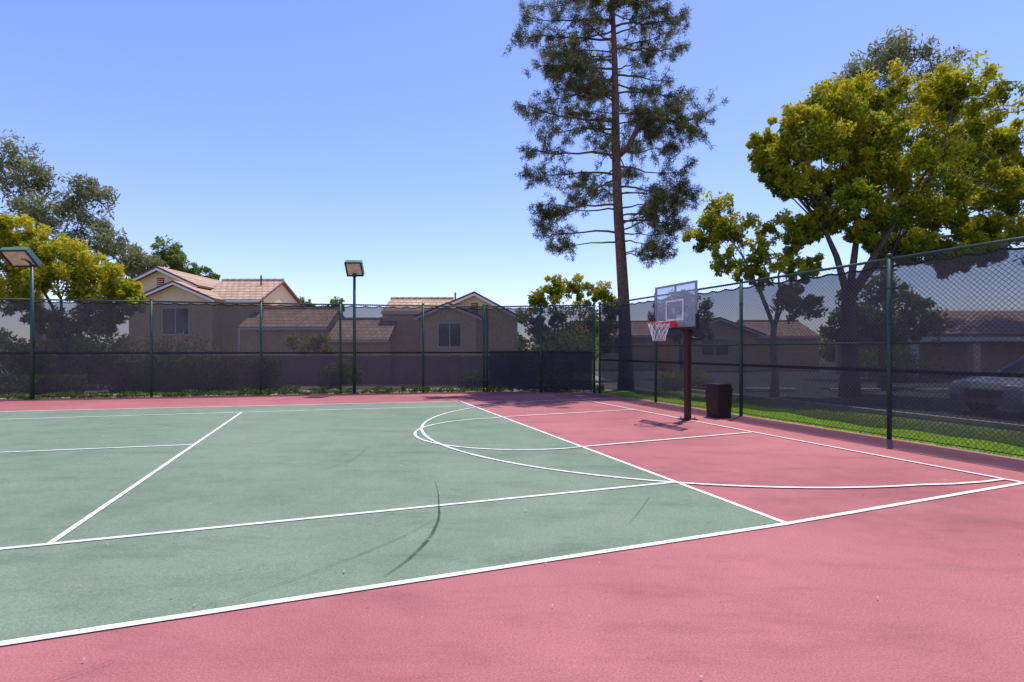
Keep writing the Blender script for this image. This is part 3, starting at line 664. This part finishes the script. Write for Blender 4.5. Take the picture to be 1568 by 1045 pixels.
def pine():
    rg = np.random.default_rng(41); rr = random.Random(41); root = empty('pine_tree'); wood = MB()
    by = 20.3
    def tx(h): return 4.34 - .038*h + .05*math.sin(h*.6)
    hs = [-.1, .6, 2, 3.5, 5, 6.5, 8, 9.5, 11, 12.5, 14, 15.5, 17, 18]
    wood.tube([(tx(h), by, h) for h in hs], [.34, .28, .24, .215, .20, .185, .17, .155, .135, .11, .09, .065, .04, .015], M_barkp, 10)
    tufts = []; dirs = []
    def tuft(p, d): tufts.append(p[:]); dirs.append(d[:])
    def branch(h, az, L, r0, inner, rise=.15, dens=1.0):
        d = Vector((math.cos(az), math.sin(az), 0)); side = Vector((-d.y, d.x, 0)); o = Vector((tx(h), by, h)); pts = []
        bend = rr.uniform(-.45, .45); n = 7; dr = rr.uniform(.2, .62); wob = rr.uniform(0, 6)
        for i in range(n+1):
            t = i/n
            z = rise*L*t - dr*L*t*t*(1-.5*t) + .12*L*t**3 + .05*L*math.sin(t*5+wob)*t
            pts.append(o+d*L*t+side*bend*L*t*t*.5+Vector((rr.uniform(-.06, .06), rr.uniform(-.06, .06), z+rr.uniform(-.05, .05))))
        wood.tube(pts, [r0*(1-t/n*.85) for t in range(n+1)], M_barkp, 5)
        nt_ = max(4, int(L*6.0*dens))
        for k in range(nt_):
            t = inner+(1-inner)*((k+rr.random())/nt_)**.8; i = min(n-1, int(t*n)); p = pts[i].lerp(pts[i+1], t*n-i)
            l = rr.uniform(.2, .95)*(1.2-.5*t); sg = rr.choice((-1, 1)); dd = (d*rr.uniform(.1, 1)+side*sg*rr.uniform(.3, 1)+Vector((0, 0, rr.uniform(-1.1, .8)))).normalized()
            q1 = p+dd*l*.55; q2 = p+dd*l+Vector((0, 0, rr.uniform(-.12, .12)))
            wood.tube([p, q1, q2], [r0*.2+.004, .008, .005], M_barkp, 4, cap=False)
            for m_ in range(rr.choice((3, 4, 5, 6))):
                tt = rr.uniform(.3, 1.05); pp = p.lerp(q2, tt)+Vector((rr.uniform(-.12, .12), rr.uniform(-.12, .12), rr.uniform(-.14, .1)))
                tuft(pp, (dd*.7+Vector((0, 0, rr.uniform(-.5, .6)))).normalized())
        tuft(pts[-1], (d+Vector((0, 0, .3))).normalized())
    pi = math.pi
    for a_ in [(5.9, pi, 3.2, .05, .45), (6.4, .15, 2.7, .05, .5), (7.0, pi*.92, 3.0, .05, .5), (7.7, .3, 2.8, .05, .5), (8.1, pi*1.08, 3.4, .05, .45), (8.9, pi, 3.3, .06, .5),
               (10.2, pi*1.03, 3.7, .06, .4), (9.9, pi*.9, 3.0, .05, .45), (11.3, pi, 2.9, .05, .3), (12.2, pi*1.05, 3.0, .05, .3), (13.3, pi*.97, 3.7, .05, .3), (14.0, pi*1.02, 3.3, .05, .3), (14.9, pi, 2.6, .045, .25),
               (12.9, .05, 2.5, .05, .3), (13.8, -.1, 2.6, .05, .35), (11.9, .2, 1.9, .05, .3), (15.3, .1, 2.1, .045, .3), (5.2, -.4, 1.7, .03, .4), (5.1, .2, 1.4, .03, .35), (6.0, -1.0, 2.0, .04, .5), (5.6, 2.7, 2.6, .04, .6),
               (6.6, .0, 2.6, .04, .55), (7.4, -.2, 2.4, .04, .55), (6.8, pi*1.0, 2.8, .04, .55), (12.6, pi*.95, 2.6, .04, .3), (11.7, pi*1.08, 2.3, .04, .3)]:
        branch(*a_)
    h = 5.6
    while h < 17.6:
        lim = 2.9 if h < 12 else (2.9-(h-12)*.22)
        branch(h, rr.uniform(0, 2*pi), lim*rr.uniform(.5, 1.0), .03+.012*rr.random(), .5 if h < 9.2 else .2, rr.uniform(0, .6), 1.0)
        h += .30 if h < 10 else .16
    P_ = [Vector((tx(8.8), by, 8.8)), Vector((tx(9)+.45, by-.1, 9.15)), Vector((tx(9)+.72, by-.1, 9.75)), Vector((tx(9)+.95, by-.1, 10.15)), Vector((tx(9)+1.6, by, 10.3)), Vector((tx(9)+2.4, by, 10.15)), Vector((tx(9)+3.3, by, 10.35))]
    wood.tube(P_, [.12, .11, .10, .08, .06, .045, .025], M_barkp, 7)
    for k in range(80):
        t = rr.uniform(2.8, 6); i = min(5, int(t)); p = P_[i].lerp(P_[i+1], t-i)
        dd = Vector((rr.uniform(-.3, .8), rr.uniform(-.9, .9), rr.uniform(-1.5, .4))).normalized(); l = rr.uniform(.3, 1.4)
        wood.tube([p, p+dd*l], [.012, .005], M_barkp, 4, cap=False)
        for m_ in range(5): tuft(p+dd*l*rr.uniform(.4, 1.05)+Vector((rr.uniform(-.08, .08), 0, rr.uniform(-.08, .08))), (dd+Vector((0, 0, .3))).normalized())
    for (dz, ln_) in ((9.0, 2.4), (8.4, 2.6)): branch(dz, .1, ln_, .04, .55, .1)
    wood.obj('trunk_and_limbs', root, True)
    T = np.array([tuple(t) for t in tufts]); D = np.array([tuple(t) for t in dirs]); nn = 25; n = len(T)*nn
    base = np.repeat(T, nn, 0)+rg.normal(0, .06, (n, 3)); dv = np.repeat(D, nn, 0)*.7+rdir(n, rg)*1.0; dv[:, 2] -= .2
    dv /= np.linalg.norm(dv, axis=1, keepdims=True); Ln = rg.uniform(.08, .22, (n, 1)); tip = base+dv*Ln
    w = np.cross(dv, rdir(n, rg)); w /= np.linalg.norm(w, axis=1, keepdims=True); w *= .011
    lv = np.clip(np.repeat(rg.normal(.47, .22, len(T)), nn)+rg.normal(0, .14, n), 0, 1)
    faces_np('needles', np.stack([base-w, base+w, tip], 1).reshape(-1, 3), 3, lv, L_pine, root)
    print('tufts', len(T))
pine()

# hedges and shrubs
leaf_volume('clipped_hedge', [(-14.2, -8.4, 18.7, 19.6, 0, 1.12)], .05, 3600, L_hedge, 3)
leaf_volume('clipped_hedge', [(-24, -14.4, 17.3, 18.1, 0, .62)], .05, 3600, L_hedge, 4)
gc = []
for i in range(46):
    xx = -16+i*.42; hh_ = .08+.16*R.random(); gc.append((xx, xx+.5, FY(xx)+(.05 if i % 3 else -.12), FY(xx)+.4, 0, hh_))
leaf_volume('ivy_ground_cover', gc, .05, 6500, L_ivy, 6)
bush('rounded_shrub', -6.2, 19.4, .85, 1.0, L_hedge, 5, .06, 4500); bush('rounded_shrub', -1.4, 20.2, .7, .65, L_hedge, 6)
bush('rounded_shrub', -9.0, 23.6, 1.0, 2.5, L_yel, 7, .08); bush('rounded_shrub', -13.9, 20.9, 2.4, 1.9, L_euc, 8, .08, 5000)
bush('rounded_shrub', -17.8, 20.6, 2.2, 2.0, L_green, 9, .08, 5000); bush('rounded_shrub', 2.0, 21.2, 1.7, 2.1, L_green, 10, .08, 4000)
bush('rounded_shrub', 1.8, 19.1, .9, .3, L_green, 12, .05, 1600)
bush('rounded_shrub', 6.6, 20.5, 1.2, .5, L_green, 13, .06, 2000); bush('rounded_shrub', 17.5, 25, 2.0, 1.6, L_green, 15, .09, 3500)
rg = np.random.default_rng(77); cs = []
for i in range(90):
    x_ = -95+i*2.2; h_ = rg.uniform(2.0, 4.6); y_ = rg.uniform(60, 68)
    for k in range(5):
        c = np.array([x_+rg.uniform(-1.5, 1.5), y_+rg.uniform(-1, 1), h_*rg.uniform(.2, .85)]); cs.append(c+rdir(130, rg)*(rg.uniform(0, 1, (130, 1))**.4)*1.25)
C = np.concatenate(cs); faces_np('distant_trees', leaf_quads(C, .28, rg), 4, np.clip(rg.normal(.45, .2, len(C)), 0, 1), L_green)

# ------------------------------------------------------------------ light, sky, camera
to_sun = Vector((.20, .29, 1)).normalized()
sd = bpy.data.lights.new('sun', 'SUN'); sd.energy = 4.6; sd.angle = math.radians(.5); sd.color = (1, .95, .88)
so = bpy.data.objects.new('sun', sd); COL.objects.link(so); so.rotation_euler = to_sun.to_track_quat('Z', 'Y').to_euler(); so.location = (10, 12, 40)
w = bpy.data.worlds.new('World'); scene.world = w; w.use_nodes = True; nt = w.node_tree
bg = nt.nodes['Background']; sky = nt.nodes.new('ShaderNodeTexSky'); sky.sky_type = 'NISHITA'; sky.sun_disc = False
sky.sun_elevation = math.asin(to_sun.z); sky.sun_rotation = math.atan2(to_sun.x, to_sun.y)
sky.air_density = 1.0; sky.dust_density = .2; sky.ozone_density = 2.0
tint = mixc(nt, sky.outputs[0], (1.20, 1.14, 1.52), 1.0, 'MULTIPLY')
nt.links.new(tint, bg.inputs[0]); bg.inputs[1].default_value = .15
cd = bpy.data.cameras.new('camera'); cam = bpy.data.objects.new('camera', cd); COL.objects.link(cam)
cam.location = (0, 0, 1.5); cam.rotation_euler = (math.radians(90), 0, 0)
cd.sensor_width = 36; cd.lens = 18.73; cd.shift_y = .008; cd.clip_end = 2000; cd.clip_start = .05
scene.camera = cam
scene.view_settings.view_transform = 'Standard'; scene.view_settings.look = 'None'; scene.view_settings.exposure = 0
